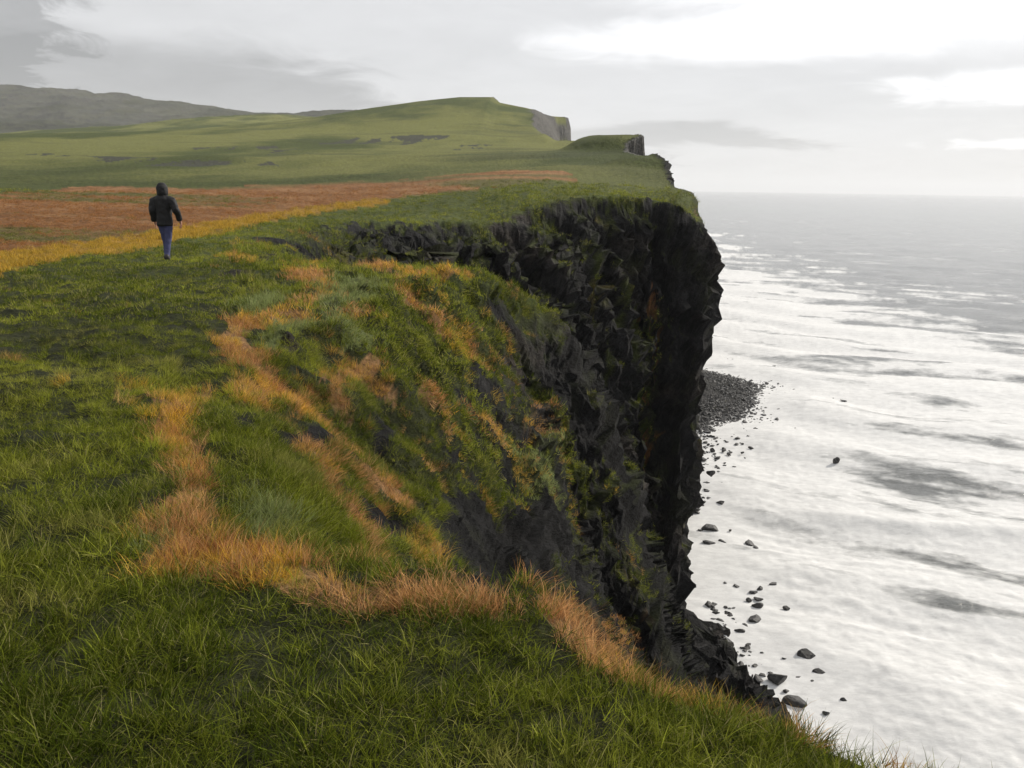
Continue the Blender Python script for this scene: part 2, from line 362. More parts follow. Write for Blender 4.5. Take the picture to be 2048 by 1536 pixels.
P_RUST = hit([(-150,392),(0,385),(160,372),(300,376),(500,370),(700,362),(880,352),(1010,340),(1130,342),(1140,360),(1020,372),(860,385),(760,402),(620,428),(500,446),(380,470),(250,498),(120,520),(0,545),(-200,590)])
P_OCF = hit([(-200,560),(0,505),(120,492),(250,475),(380,452),(500,432),(620,415),(760,395),(770,405),(620,430),(500,450),(380,474),(250,502),(120,524),(0,548),(-200,600)])
P_STONE = polys([([(60,318),(260,325),(510,329)], 12), ([(700,280),(885,281)], 12), ([(940,296),(1025,294)], 12), ([(520,300),(600,300)], 14), ([(380,300),(470,296)], 8), ([(0,304),(60,314)],8)])
P_MOSS = polys([([(1182,600),(1186,680)], 20), ([(1228,690),(1262,725),(1292,795)], 46), ([(1212,735),(1206,785)], 14), ([(1325,655),(1350,668)], 14), ([(1165,1060),(1200,1150),(1232,1212),(1290,1250)], [20,26,22,16]),
 ([(1120,980),(1150,1040),(1168,1090)], 24), ([(1290,1060),(1296,1092)], 12), ([(1150,380),(1210,395),(1262,432),(1300,448)], [30,60,50,20]), ([(1320,380),(1380,400),(1412,440)], [40,40,24]), ([(1060,438),(1112,466)], 22),
 ([(900,450),(904,482)], 16), ([(952,560),(1012,602),(1060,640)], [14,12,6]), ([(1265,1120),(1275,1160)], 14), ([(1235,880),(1240,930)], 10), ([(860,600),(900,640),(905,700)], [40,40,40])])
P_TURF = hit([(840,620),(960,610),(1010,660),(1050,740),(1090,820),(1090,860),(990,790),(1060,880),(1110,930),(1160,1010),(1165,1085),(1060,1080),(960,1010),(900,900),(860,800)])
P_RUSTM = polys([([(1284,700),(1302,765)], 28), ([(1270,678),(1290,682)], 10)])
P_ROCK_SHADE = [hit(q) for q in ([(880,1050),(960,1035),(1050,1055),(1130,1110),(1190,1225),(1100,1222),(1000,1222),(920,1185)], [(530,905),(700,898),(690,950),(560,935)],
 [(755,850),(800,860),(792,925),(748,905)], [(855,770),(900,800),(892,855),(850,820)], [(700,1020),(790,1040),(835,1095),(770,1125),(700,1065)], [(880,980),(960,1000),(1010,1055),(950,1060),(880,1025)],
 [(470,860),(510,860),(500,900),(460,890)], [(960,880),(1010,930),(1030,1000),(990,980)], [(640,1090),(700,1130),(690,1160),(640,1130)], [(800,1120),(850,1180),(820,1195),(790,1160)])]  # bare rock of the gully and pockets, also darkened as painted shade
P_DIRT = polys([([(430,548),(500,545)], 16), ([(505,515),(560,505)], 18), ([(570,715),(610,715)], 26)])
def zones(x, y, z):
    r = np.hypot(x, y); j = np.clip(r * .02, .04, 4.0); f = np.clip(3.0 / np.clip(r / 4, 1, 12), .25, 3)
    jx = x + fbm(x * f, y * f, z * f, 3, 201) * j; jy = y + fbm(x * f, y * f, z * f, 3, 203) * j * 1.3
    def m(pl):
        o = np.zeros(x.shape, bool)
        for p in pl: o |= inpoly(jx, jy, p)
        return o
    return m(P_TAN), m(P_PALE), m(P_OCH), m([P_RUST]), m([P_OCF]), m(P_DIRT)
x, y, z = P3[..., 0], P3[..., 1], P3[..., 2]
m_tan, m_pale, m_och, m_rust, m_ocf, m_dirt = zones(x, y, z)

# ------------------------------------------------------------------ ground colours (what grows or lies where, plus painted gully shade)
def lerp(a, b, t): return a + (b - a) * t[..., None]
def C3(*c): return np.array(c, np.float32)
v1 = fbm(x * .35, y * .35, z * .35, 4, 301) * .5 + .5
v2 = fbm(x * 2.2, y * 2.2, z * 2.2, 3, 303) * .5 + .5
v3 = fbm(x * .04, y * .04, z * .04, 4, 305) * .5 + .5
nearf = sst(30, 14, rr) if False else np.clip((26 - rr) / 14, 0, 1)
green = lerp(np.broadcast_to(C3(.055, .075, .016), x.shape + (3,)), C3(.125, .145, .032), np.clip(v1 * 1.2 - .1, 0, 1))
green = lerp(green, C3(.075, .095, .022), np.clip(v2 * 1.4 - .4, 0, 1) * .6)
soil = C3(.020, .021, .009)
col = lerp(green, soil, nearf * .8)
fgreen = lerp(np.broadcast_to(C3(.062, .078, .014), x.shape + (3,)), C3(.165, .17, .045), np.clip((fbm(x * .03, y * .012, z * .05, 5, 373, .6) * 2.4 + .45), 0, 1))
col = lerp(col, fgreen, sst(60, 120, rr))
strip = np.clip(fbm(x * .02, y * .10, z * 0, 3, 309) * 2.2 - .55, 0, 1)
col = lerp(col, C3(.05, .06, .022), strip * sst(90, 150, rr) * .7 * (1 - sst(900, 1100, y)))
rust = lerp(np.broadcast_to(C3(.24, .105, .032), x.shape + (3,)), C3(.36, .19, .08), np.clip(fbm(x * .25, y * .8, z * 0, 4, 311) * 1.6 + .4, 0, 1))
rust = lerp(rust, C3(.12, .125, .035), np.clip(fbm(x * .045, y * .14, z * 0, 4, 313) * 4 + .15, 0, 1) * .85)
col = np.where(m_rust[..., None], rust, col)
col = np.where(m_ocf[..., None], lerp(np.broadcast_to(C3(.44, .25, .035), x.shape + (3,)), C3(.30, .18, .035), v2), col)
col = np.where(m_pale[..., None], lerp(np.broadcast_to(C3(.17, .20, .075), x.shape + (3,)), C3(.12, .14, .04), v2), col)
col = np.where(m_tan[..., None], lerp(np.broadcast_to(C3(.36, .215, .10), x.shape + (3,)), C3(.24, .125, .05), v2), col)
col = np.where(m_och[..., None], C3(.38, .235, .05), col)
col = np.where(m_dirt[..., None], C3(.035, .028, .022), col)
m_stone = np.zeros(x.shape, bool)
jx = x + fbm(x * .03, y * .03, 0 * x, 3, 351) * 14; jy = y + fbm(x * .03, y * .03, 0 * x, 3, 353) * 14
for p in P_STONE: m_stone |= inpoly(jx, jy, p)
col = np.where((m_stone & (fbm(x * .25, y * .05, z * 0, 4, 375, .65) > -.02))[..., None], C3(.058, .060, .040), col)
rkc = np.clip(rk * 1.0, 0, 1)
# ledges that are flat enough carry turf
ledge = np.clip((np.where(z < -33, 0, 44) - slope + fbm(x * .5, y * .5, z * .5, 3, 321) * 16) / 8, 0, 1) * (rr < 150)
ledge *= np.clip((fbm((x - z * .3) * .28, y * .28, (z + x * .4) * .28, 4, 323) + .12) * 4, 0, 1)
jj = .02 * np.clip(rr, 5, 70); jx = x + fbm(x * .7, y * .7, z * .7, 3, 361) * jj; jy = y + fbm(x * .7, y * .7, z * .7, 3, 363) * jj
m_moss = np.zeros(x.shape, bool)
for p in P_MOSS + P_RUSTM: m_moss |= inpoly(jx, jy, p)
tgap = fbm((x * .45 + y * .85) * 1.0, (x * .85 - y * .5) * .3, z * .2, 3, 365)
m_moss |= inpoly(jx, jy, P_TURF) & (tgap > -.12)
m_moss &= (rr < 95) & (fbm((x - z * .4) * 1.1, y * 1.1, (z + x * .4) * .7, 3, 367) > -.08)
m_rock_shade = np.zeros(x.shape, bool)
for p in P_ROCK_SHADE: m_rock_shade |= inpoly(jx, jy, p)
m_rock_shade &= (rr < 60) & (fbm((x * .45 + y * .85) * 1.3, (x * .85 - y * .5) * .4, z * .2, 3, 369) > -.22)
m_moss &= ~m_rock_shade
rkc = np.where(m_rock_shade, 1.0, rkc); ledge = np.where(m_rock_shade, 0, ledge)
m_rm = np.zeros(x.shape, bool)
for p in P_RUSTM: m_rm |= inpoly(jx, jy, p)
ledge = np.where(m_moss, .97, ledge)
rockm = rkc * (1 - ledge * .95)
rcol = lerp(np.broadcast_to(C3(.014, .013, .014), x.shape + (3,)), C3(.070, .067, .066), np.clip(fbm(x * .9, y * .9, z * .5, 5, 331, .65) * 2.2 + .3, 0, 1))
pl_ = np.clip(fbm((x + z * .5) * 1.1, y * 1.1, (z - x * .3) * .35, 4, 337, .6, True) * 3 - 1.35, 0, 1)
rcol = lerp(rcol, C3(.14, .135, .13), pl_ * .45) * .40
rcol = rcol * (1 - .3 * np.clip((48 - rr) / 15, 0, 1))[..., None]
rcol = lerp(rcol, C3(.105, .085, .068), np.clip(fbm(x * .22, y * .22, z * .5, 4, 333) * 2.4 - .6, 0, 1) * .6)
rcol = lerp(rcol, C3(.055, .062, .022), np.clip(fbm(x * .8, y * .8, z * .35, 4, 335) * 2.6 - .5, 0, 1) * .55)
rcol = np.where(m_rock_shade[..., None], rcol * .6, rcol)  # the gully's shade is put into the rock colour here
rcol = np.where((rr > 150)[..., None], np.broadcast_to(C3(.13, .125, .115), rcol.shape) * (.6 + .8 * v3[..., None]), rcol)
peb = (z < -36.2) & (rr > 95) & (rr < 260)
rcol = np.where(peb[..., None], np.broadcast_to(C3(.07, .068, .066), rcol.shape) * (.5 + v2[..., None]), rcol)
lcol = lerp(np.broadcast_to(C3(.050, .060, .012), x.shape + (3,)), C3(.14, .105, .03), np.clip(fbm(x * .3, y * .3, z * .3, 3, 341) * 3 - .6, 0, 1))
lcol = np.where(m_rm[..., None], C3(.20, .085, .03), lcol)
col = lerp(col, lcol, rkc * ledge)
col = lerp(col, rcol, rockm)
# the far range is stony moor
fm = sst(900, 1300, y)
col = lerp(col, lerp(np.broadcast_to(C3(.035, .037, .028), x.shape + (3,)), C3(.085, .085, .075), np.clip(fbm(x * .012, y * .006, z * .02, 5, 371, .65) * 2.2 + .5, 0, 1)), fm * .85)

# ------------------------------------------------------------------ materials
def mat(name):
    m = bpy.data.materials.new(name); m.use_nodes = True
    return m, m.node_tree.nodes, m.node_tree.links, m.node_tree.nodes['Principled BSDF']
def tnoise(nd, lk, scale, detail=5, rough=.6, vec=None):
    n = nd.new('ShaderNodeTexNoise'); n.inputs['Scale'].default_value = scale; n.inputs['Detail'].default_value = detail; n.inputs['Roughness'].default_value = rough
    if vec is not None: lk.new(vec, n.inputs['Vector'])
    return n.outputs[0]
def ramp(nd, lk, fac, a, b, lo, hi):
    r = nd.new('ShaderNodeMapRange'); r.inputs[1].default_value = a; r.inputs[2].default_value = b; r.inputs[3].default_value = lo; r.inputs[4].default_value = hi
    lk.new(fac, r.inputs[0]); return r.outputs[0]
mt, nd, lk, bs = mat('land')
att = nd.new('ShaderNodeAttribute'); att.attribute_name = 'col'
geo = nd.new('ShaderNodeNewGeometry'); posn = geo.outputs['Position']
nA = tnoise(nd, lk, 9.0, 8, .7, posn); nB = tnoise(nd, lk, 1.7, 6, .65, posn); nC = tnoise(nd, lk, 40, 4, .6, posn)
mul = nd.new('ShaderNodeMath'); mul.operation = 'MULTIPLY'
lk.new(ramp(nd, lk, nA, .3, .7, .45, 1.55), mul.inputs[0]); lk.new(ramp(nd, lk, nB, .3, .7, .6, 1.4), mul.inputs[1])
vm = nd.new('ShaderNodeVectorMath'); vm.operation = 'SCALE'; lk.new(att.outputs['Color'], vm.inputs[0]); lk.new(mul.outputs[0], vm.inputs['Scale'])
lk.new(vm.outputs[0], bs.inputs['Base Color']); bs.inputs['Roughness'].default_value = .92
bs.inputs['Specular IOR Level'].default_value = .25
b1 = nd.new('ShaderNodeBump'); b1.inputs['Strength'].default_value = 1.0; b1.inputs['Distance'].default_value = .22
ad = nd.new('ShaderNodeMath'); ad.operation = 'MULTIPLY_ADD'; lk.new(nC, ad.inputs[0]); ad.inputs[1].default_value = .25; lk.new(nA, ad.inputs[2])
lk.new(ad.outputs[0], b1.inputs['Height'])
b2 = nd.new('ShaderNodeBump'); b2.inputs['Strength'].default_value = .8; b2.inputs['Distance'].default_value = .6
lk.new(nB, b2.inputs['Height']); lk.new(b1.outputs[0], b2.inputs['Normal']); lk.new(b2.outputs[0], bs.inputs['Normal'])
ra = nd.new('ShaderNodeAttribute'); ra.attribute_name = 'rock'
def vor(sc_, feat='F1'):
    v_ = nd.new('ShaderNodeTexVoronoi'); v_.feature = feat; v_.inputs['Scale'].default_value = sc_
    wv_ = nd.new('ShaderNodeVectorMath'); wv_.operation = 'ADD'; nn = nd.new('ShaderNodeTexNoise'); nn.inputs['Scale'].default_value = sc_ * .8; nn.inputs['Detail'].default_value = 5; lk.new(posn, nn.inputs['Vector'])
    sc2 = nd.new('ShaderNodeVectorMath'); sc2.operation = 'SCALE'; lk.new(nn.outputs['Color'], sc2.inputs[0]); sc2.inputs['Scale'].default_value = 1.2 / sc_
    lk.new(posn, wv_.inputs[0]); lk.new(sc2.outputs[0], wv_.inputs[1]); lk.new(wv_.outputs[0], v_.inputs['Vector']); return v_
va, vb = vor(1.1), vor(3.6)
hh_ = nd.new('ShaderNodeMath'); hh_.operation = 'MULTIPLY_ADD'; lk.new(va.outputs['Color'], hh_.inputs[0]); hh_.inputs[1].default_value = 1.6; lk.new(vb.outputs['Color'], hh_.inputs[2])
b3 = nd.new('ShaderNodeBump'); b3.inputs['Distance'].default_value = .35; lk.new(ra.outputs['Fac'], b3.inputs['Strength']); lk.new(hh_.outputs[0], b3.inputs['Height']); lk.new(b2.outputs[0], b3.inputs['Normal']); lk.new(b3.outputs[0], bs.inputs['Normal'])
# blocks differ a little in tone
tn = ramp(nd, lk, vb.outputs['Color'], 0, 1, .55, 1.45); t1_ = nd.new('ShaderNodeMix'); lk.new(ra.outputs['Fac'], t1_.inputs[0]); t1_.inputs[2].default_value = 1.0; lk.new(tn, t1_.inputs[3])
m3 = nd.new('ShaderNodeMath'); m3.operation = 'MULTIPLY'; lk.new(mul.outputs[0], m3.inputs[0]); lk.new(t1_.outputs[0], m3.inputs[1]); lk.new(m3.outputs[0], vm.inputs['Scale'])
M_LAND = mt

def mesh_from(name, verts, faces, cols=None, m=None, smooth=True):
    me = bpy.data.meshes.new(name)
    nv, nf, k = len(verts), len(faces), faces.shape[1]
    me.vertices.add(nv); me.vertices.foreach_set('co', np.ascontiguousarray(verts, np.float32).ravel())
    me.loops.add(nf * k); me.loops.foreach_set('vertex_index', np.ascontiguousarray(faces, np.int32).ravel())
    me.polygons.add(nf); me.polygons.foreach_set('loop_start', np.arange(0, nf * k, k, dtype=np.int32))
    me.polygons.foreach_set('loop_total', np.full(nf, k, np.int32))
    me.polygons.foreach_set('use_smooth', np.full(nf, smooth))
    if cols is not None:
        a = me.color_attributes.new('col', 'FLOAT_COLOR', 'POINT')
        c4 = np.ones((nv, 4), np.float32); c4[:, :3] = cols; a.data.foreach_set('color', c4.ravel())
    me.update(calc_edges=True); me.validate()
    if m: me.materials.append(m)
    o = bpy.data.objects.new(name, me); COL.objects.link(o); return o
def pick(verts, faces, sel, *attrs):
    f = faces[sel]; u, inv = np.unique(f, return_inverse=True)
    return (verts[u], inv.reshape(f.shape)) + tuple(a[u] for a in attrs)

na, nr = P3.shape[:2]
ii = np.arange(na * nr).reshape(na, nr)
quads = np.stack([ii[:-1, :-1], ii[:-1, 1:], ii[1:, 1:], ii[1:, :-1]], 2).reshape(-1, 4)
V = P3.reshape(-1, 3); Cc = col.reshape(-1, 3)
qc = V[quads].mean(1); qr = np.hypot(qc[:, 0], qc[:, 1]); qz = V[quads][:, :, 2].max(1)
qrk = (rkc.reshape(-1)[quads]).mean(1)
keep = qz > SEA - 1.2
hills = (qr > 300)
rocky = (qrk > .5) & ~hills
for nm, sel in (('ground', keep & ~hills & ~rocky), ('cliff', keep & rocky), ('hills', keep & hills)):
    v, f, c, rv = pick(V, quads, sel, Cc, rockm.reshape(-1))
    o = mesh_from(nm, v, f[:, ::-1], c, M_LAND, smooth=(nm != 'cliff'))
    a_ = o.data.attributes.new('rock', 'FLOAT', 'POINT'); a_.data.foreach_set('value', rv.astype(np.float32)); o['kind'] = 'structure'

# ------------------------------------------------------------------ sea
az_s = np.radians(np.concatenate([np.linspace(-180, 4, 60)[:-1], np.linspace(4, 48, 620), np.linspace(49, 180, 50)]))
r_s = np.concatenate([1 / np.linspace(1 / 30, 1 / 900, 620), np.exp(np.linspace(math.log(960), math.log(26000), 60))])
SX = np.sin(az_s)[:, None] * r_s[None]; SY = np.cos(az_s)[:, None] * r_s[None]
cu = SX * .88 - SY * .47; cv = SX * .47 + SY * .88           # along and across the wave crests
wp = fbm(SX * .02, SY * .02, 0 * SX, 3, 401)
big = fbm(cu * .018 + 5, cv * .075 + wp * 1.6, 0 * SX, 3, 403, .5, True)
sw = np.sin(cv * .26 + wp * 6 + cu * .02)
fadew = 1 / (1 + np.hypot(SX, SY) / 900)
SZ = SEA + fadew * (.45 * sw + .7 * np.maximum(big, 0) + .16 * fbm(cu * .25, cv * .6, 0 * SX, 3, 405) + .07 * fbm(SX * 1.2, SY * 1.2, 0 * SX, 2, 407))
shore = np.interp(SY, [0, 30, 52, 62, 70, 100, 115, 132, 154, 170, 195, 300, 600], [20, 20, 21, 20, 18, 22, 27, 39, 50, 43, 31, 30, 31])
off = SX - shore
SZ = SEA + (SZ - SEA) * sst(-4, 10, off) if False else SEA + (SZ - SEA) * np.clip(off / 10, .25, 1)
zone = 1 - np.clip((off - 60 - fbm(cu * .01, cv * .03, 0 * SX, 3, 411) * 60) / 95, 0, 1)      # surf zone
lace = fbm(cu * .05, cv * .19 + wp * 1.5, 0 * SX, 5, 413, .6)
rl = fbm(cu * .045 + 9, cv * .16 + wp * 2.2, 0 * SX, 4, 441, .5, True)
foam = np.clip(zone * 1.30 + lace * 1.5 - .45 - .35 * np.clip(rl - .25, 0, 1) * np.clip(off / 40, 0, 1), 0, 1) * np.clip(zone * 4, 0, 1)
foam = np.maximum(foam, np.clip(1.5 - off / 26, 0, 1) * np.clip(.85 + lace, 0, 1))
q = at_y(1500, 560, 300); cap = np.clip(fbm(cu * .03, cv * .22, 0 * SX, 4, 421) * 3.2 - 1.1, 0, 1) * np.clip(1 - off / 500, 0, 1)
foam = np.maximum(foam, cap * .35)
lace2 = fbm(cu * .22, cv * .5, 0 * SX, 4, 451, .6)
def seapt(px, py):
    d = ray(px, py); t = SEA / d[2]; return d[0] * t, d[1] * t
for px, py, L1, L2, k in ((1905,1010,9,3.2,1.0),(1945,1070,7,2.4,1.0),(2015,1150,9,3,1.1),(1850,745,18,5,.7),(1640,702,13,3,.8),(1980,748,16,4,.7),(1850,870,20,5,.6),(1960,905,14,5,.5),(1790,945,12,2.5,.5),(1850,985,9,2.5,.5),(2020,830,16,5,.6),(1700,640,18,5,.6),(1930,630,24,6,.6),(1580,1130,7,1.5,.6),(1990,1260,7,2,.7),(2030,980,9,3,.5),(1900,1150,6,1.5,.4),(1730,1440,8,1.5,.35)):
    sx, sy = seapt(px, py); a_ = (SX - sx) * .80 - (SY - sy) * .60; b_ = (SX - sx) * .60 + (SY - sy) * .80
    b_ = b_ + fbm(SX * .15, SY * .15, 0 * SX, 3, 431) * L2 * 1.4
    foam = foam - .42 * k * np.exp(-(a_ / L1) ** 2 - (b_ / L2) ** 2) * np.clip(.8 + 1.3 * lace2, 0.1, 1.3)
foam = np.clip(foam, 0, 1)
vs = np.stack([SX, SY, SZ], 2).reshape(-1, 3); n_a, n_r = SX.shape
ii = np.arange(n_a * n_r).reshape(n_a, n_r); qs = np.stack([ii[:-1, :-1], ii[1:, :-1], ii[1:, 1:], ii[:-1, 1:]], 2).reshape(-1, 4)
ms, nd, lk, bs = mat('sea_water')
att = nd.new('ShaderNodeAttribute'); att.attribute_name = 'col'
geo = nd.new('ShaderNodeNewGeometry'); posn = geo.outputs['Position']
mp = nd.new('ShaderNodeMapping'); mp.inputs['Rotation'].default_value = (0, 0, math.radians(28)); mp.inputs['Scale'].default_value = (.5, 1.0, 1); lk.new(posn, mp.inputs[0])
fa = tnoise(nd, lk, .16, 12, .66, mp.outputs[0]); fb = tnoise(nd, lk, 1.0, 10, .72, mp.outputs[0])
s1 = nd.new('ShaderNodeMath'); s1.operation = 'MULTIPLY_ADD'; lk.new(fb, s1.inputs[0]); s1.inputs[1].default_value = .5; lk.new(fa, s1.inputs[2])   # ~0.75 mean
s2 = nd.new('ShaderNodeMath'); s2.operation = 'ADD'; lk.new(s1.outputs[0], s2.inputs[0]); lk.new(att.outputs['Fac'], s2.inputs[1])
ff_ = ramp(nd, lk, s2.outputs[0], .80, 1.30, 0, 1)
bs.inputs['Base Color'].default_value = (.15, .155, .15, 1); bs.inputs['Roughness'].default_value = .16; bs.inputs['IOR'].default_value = 1.33
fo = nd.new('ShaderNodeBsdfDiffuse')
fcol = nd.new('ShaderNodeMix'); fcol.data_type = 'RGBA'; lk.new(ramp(nd, lk, fb, .35, .65, 0, 1), fcol.inputs[0]); fcol.inputs[6].default_value = (.64, .64, .635, 1); fcol.inputs[7].default_value = (.80, .80, .79, 1)
lk.new(fcol.outputs[2], fo.inputs[0])
bm_ = nd.new('ShaderNodeBump'); bm_.inputs['Strength'].default_value = .7; bm_.inputs['Distance'].default_value = .5
wv = tnoise(nd, lk, .8, 7, .6, mp.outputs[0]); lk.new(wv, bm_.inputs['Height']); lk.new(bm_.outputs[0], bs.inputs['Normal'])
bf = nd.new('ShaderNodeBump'); bf.inputs['Strength'].default_value = .5; bf.inputs['Distance'].default_value = .25; lk.new(s1.outputs[0], bf.inputs['Height']); lk.new(bf.outputs[0], fo.inputs['Normal'])
mxs = nd.new('ShaderNodeMixShader'); lk.new(ff_, mxs.inputs[0]); lk.new(bs.outputs[0], mxs.inputs[1]); lk.new(fo.outputs[0], mxs.inputs[2])
lk.new(mxs.outputs[0], nd['Material Output'].inputs['Surface'])
fc = np.repeat(foam.reshape(-1, 1), 3, 1)
sea = mesh_from('sea', vs, qs[:, ::-1], fc, ms); sea['kind'] = 'structure'

# ------------------------------------------------------------------ boulders
mb, nd, lk, bs = mat('wet_basalt')
geo = nd.new('ShaderNodeNewGeometry'); nA = tnoise(nd, lk, 3.0, 8, .7, geo.outputs['Position'])
cr_ = nd.new('ShaderNodeMix'); cr_.data_type = 'RGBA'; lk.new(ramp(nd, lk, nA, .35, .7, 0, 1), cr_.inputs[0]); cr_.inputs[6].default_value = (.018, .018, .019, 1); cr_.inputs[7].default_value = (.075, .07, .066, 1)
lk.new(cr_.outputs[2], bs.inputs['Base Color']); bs.inputs['Roughness'].default_value = .55
bb = nd.new('ShaderNodeBump'); bb.inputs['Distance'].default_value = .15; lk.new(nA, bb.inputs['Height']); lk.new(bb.outputs[0], bs.inputs['Normal'])
mb2, nd, lk, bs2 = mat('grey_pebbles')
geo = nd.new('ShaderNodeNewGeometry'); nA = tnoise(nd, lk, 1.5, 3, .6, geo.outputs['Position'])
cr_ = nd.new('ShaderNodeMix'); cr_.data_type = 'RGBA'; lk.new(ramp(nd, lk, nA, .35, .65, 0, 1), cr_.inputs[0]); cr_.inputs[6].default_value = (.03, .03, .03, 1); cr_.inputs[7].default_value = (.10, .097, .094, 1)
lk.new(cr_.outputs[2], bs2.inputs['Base Color']); bs2.inputs['Roughness'].default_value = .7
def ico(sub):
    import bmesh
    b = bmesh.new(); bmesh.ops.create_icosphere(b, subdivisions=sub, radius=1)
    v = np.array([w.co[:] for w in b.verts]); f = np.array([[w.index for w in q.verts] for q in b.faces]); b.free(); return v, f
IV, IF = ico(3); IV1, IF1 = ico(1)
def rock_verts(iv, seed):
    r = np.random.default_rng(seed); v = iv.copy()
    for _ in range(13):                      # break planes off the block
        n = r.normal(size=3); n /= np.linalg.norm(n); c = r.uniform(.36, .74)
        d = v @ n; v = v - np.outer(np.maximum(d - c, 0), n)
    v *= 1 + .10 * fbm(iv[:, 0] * 2 + seed, iv[:, 1] * 2, iv[:, 2] * 2, 3, seed)[:, None]
    return v
rock_me = []
for k in range(7):
    v = rock_verts(IV, 500 + k); o = mesh_from('boulder', v, IF, None, mb, smooth=False); rock_me.append(o.data); bpy.data.objects.remove(o)
def boulder(px, py, w, h, label, group, cat='boulder', sink=.12):
    d = ray(px, py + h * .35); t = SEA / d[2]; X, Y = d[0] * t, d[1] * t
    D = np.linalg.norm(d) * t; s = D / F / np.linalg.norm(d) * np.linalg.norm(d)
    wx = w * t / F; hz = h * t / F / .85
    o = bpy.data.objects.new('boulder', random.choice(rock_me)); COL.objects.link(o)
    a = random.uniform(-.4, .4) + random.choice([0, math.pi])
    o.scale = (wx * .64, wx * random.uniform(.42, .58), max(hz * .64, wx * .2)); o.rotation_euler = (random.uniform(-.15, .15), random.uniform(-.2, .2), a)
    gz = max(SEA, float(land(np.array([[X]]), np.array([[Y]]))[0, 0]))
    o.location = (X, Y, gz + hz * sink)
    o['label'] = label; o['category'] = cat; o['group'] = group
    return o
GR = 'boulders in the surf below the cliff'
NAMED = [(1556,1354,38,30,'domed black boulder with white foam ring, nearer of the two largest above the turf edge'),
 (1588,1399,50,22,'widest flat black boulder in the surf, just beyond the near turf edge'),
 (1616,1308,38,24,'triangular black boulder with a small stub rock at its upper left'),
 (1605,1291,14,12,'small stub rock touching the upper left of the triangular boulder'),
 (1640,1343,28,15,'blocky dark boulder just right of and below the triangular boulder'),
 (1668,1359,22,10,'low dark boulder at the right end of the row of three in the surf'),
 (1688,1400,15,12,'small dark rock right of the widest flat boulder'),
 (1623,1361,14,7,'tiny rock between the domed boulder and the low boulder at the right'),
 (1572,1381,15,9,'small dark rock between the domed boulder and the widest flat one'),
 (1652,1425,14,12,'slim tilted dark rock in pale foam above the turf edge'),
 (1926,1430,38,13,'lone long dark rock awash far out at the lower right of the sea'),
 (1671,920,15,15,'lone dark rock standing by itself in the middle of the foam'),
 (1512,1235,32,18,'biggest boulder at the foot of the stack-like row near the cliff foot'),
 (1513,1211,26,13,'dark boulder directly above the biggest of the upright row in the surf'),
 (1517,1197,20,9,'flattish boulder in the middle of the upright row in the surf'),
 (1499,1199,13,9,'small boulder on the left side of the upright row in the surf'),
 (1506,1183,20,8,'low boulder near the top of the upright row in the surf'),
 (1519,1175,14,9,'topmost rock of the upright row in the surf'),
 (1546,1167,18,8,'grey rock awash to the upper right of the upright row'),
 (1574,1215,16,8,'faint low rock right of the upright row of boulders'),
 (1402,1196,17,13,'rounded boulder against the cliff foot, upper of the two touching it'),
 (1419,1208,22,12,'rounded boulder against the cliff foot, lower of the two touching it'),
 (1421,1052,32,15,'broad grey rock shelf awash beside the dark cliff foot'),
 (1441,1005,17,12,'pointed dark rock in the foam left of the open surf'),
 (1499,1085,22,10,'dark slanting rock with a smaller one at its lower right'),
 (1511,1094,13,8,'small rock at the lower right of the dark slanting rock'),
 (1519,1027,15,8,'isolated slanting dark rock out from the grey rock shelf'),
 (1417,1084,28,10,'long low rock close under the broad grey rock shelf'),
 (1445,1082,18,7,'low rock right of the long low rock by the cliff foot')]
for px, py, w, h, lb in NAMED: boulder(px, py, w, h, lb, GR)
SM = [(1492,1251,18,8),(1477,1262,24,12),(1492,1293,20,10),(1482,1326,18,12),(1515,1356,22,18),(1523,1392,26,14),(1543,1410,20,12),(1472,1171,14,5),(1525,1306,10,6),(1596,1354,12,5),
 (1530,1276,8,5),(1568,1276,10,8),(1568,1317,12,9),(1417,996,14,6),(1413,964,14,8),(1460,1059,8,6),(1394,1023,12,8),(1437,943,12,8),(1435,915,14,6),(1405,917,20,13),(1476,875,16,10),(1489,843,12,6),
 (1448,900,10,6),(1390,1099,10,6),(1472,734,18,6),(1548,732,8,4),(1534,766,9,5),(1556,818,8,4),(1580,818,8,4),(1687,801,14,3),(1452,1290,22,14),(1460,1315,20,14),(1448,1340,26,16),(1470,1345,24,14),(1490,1372,26,14),
 (1450,1268,16,10),(1508,1330,14,8),(1462,1375,24,14),(1500,1400,26,14),(1440,1240,18,10),(1432,1225,16,10),(1468,1238,12,7),(1484,1310,12,8),(1540,1345,10,6),(1380,1080,10,6),(1400,1060,12,6),(1384,1130,9,5),(1450,1165,8,4)]
for px, py, w, h in SM: boulder(px, py, w, h, 'dark wet boulder among the scattered smaller rocks along the cliff foot', 'scattered smaller rocks along the cliff foot')
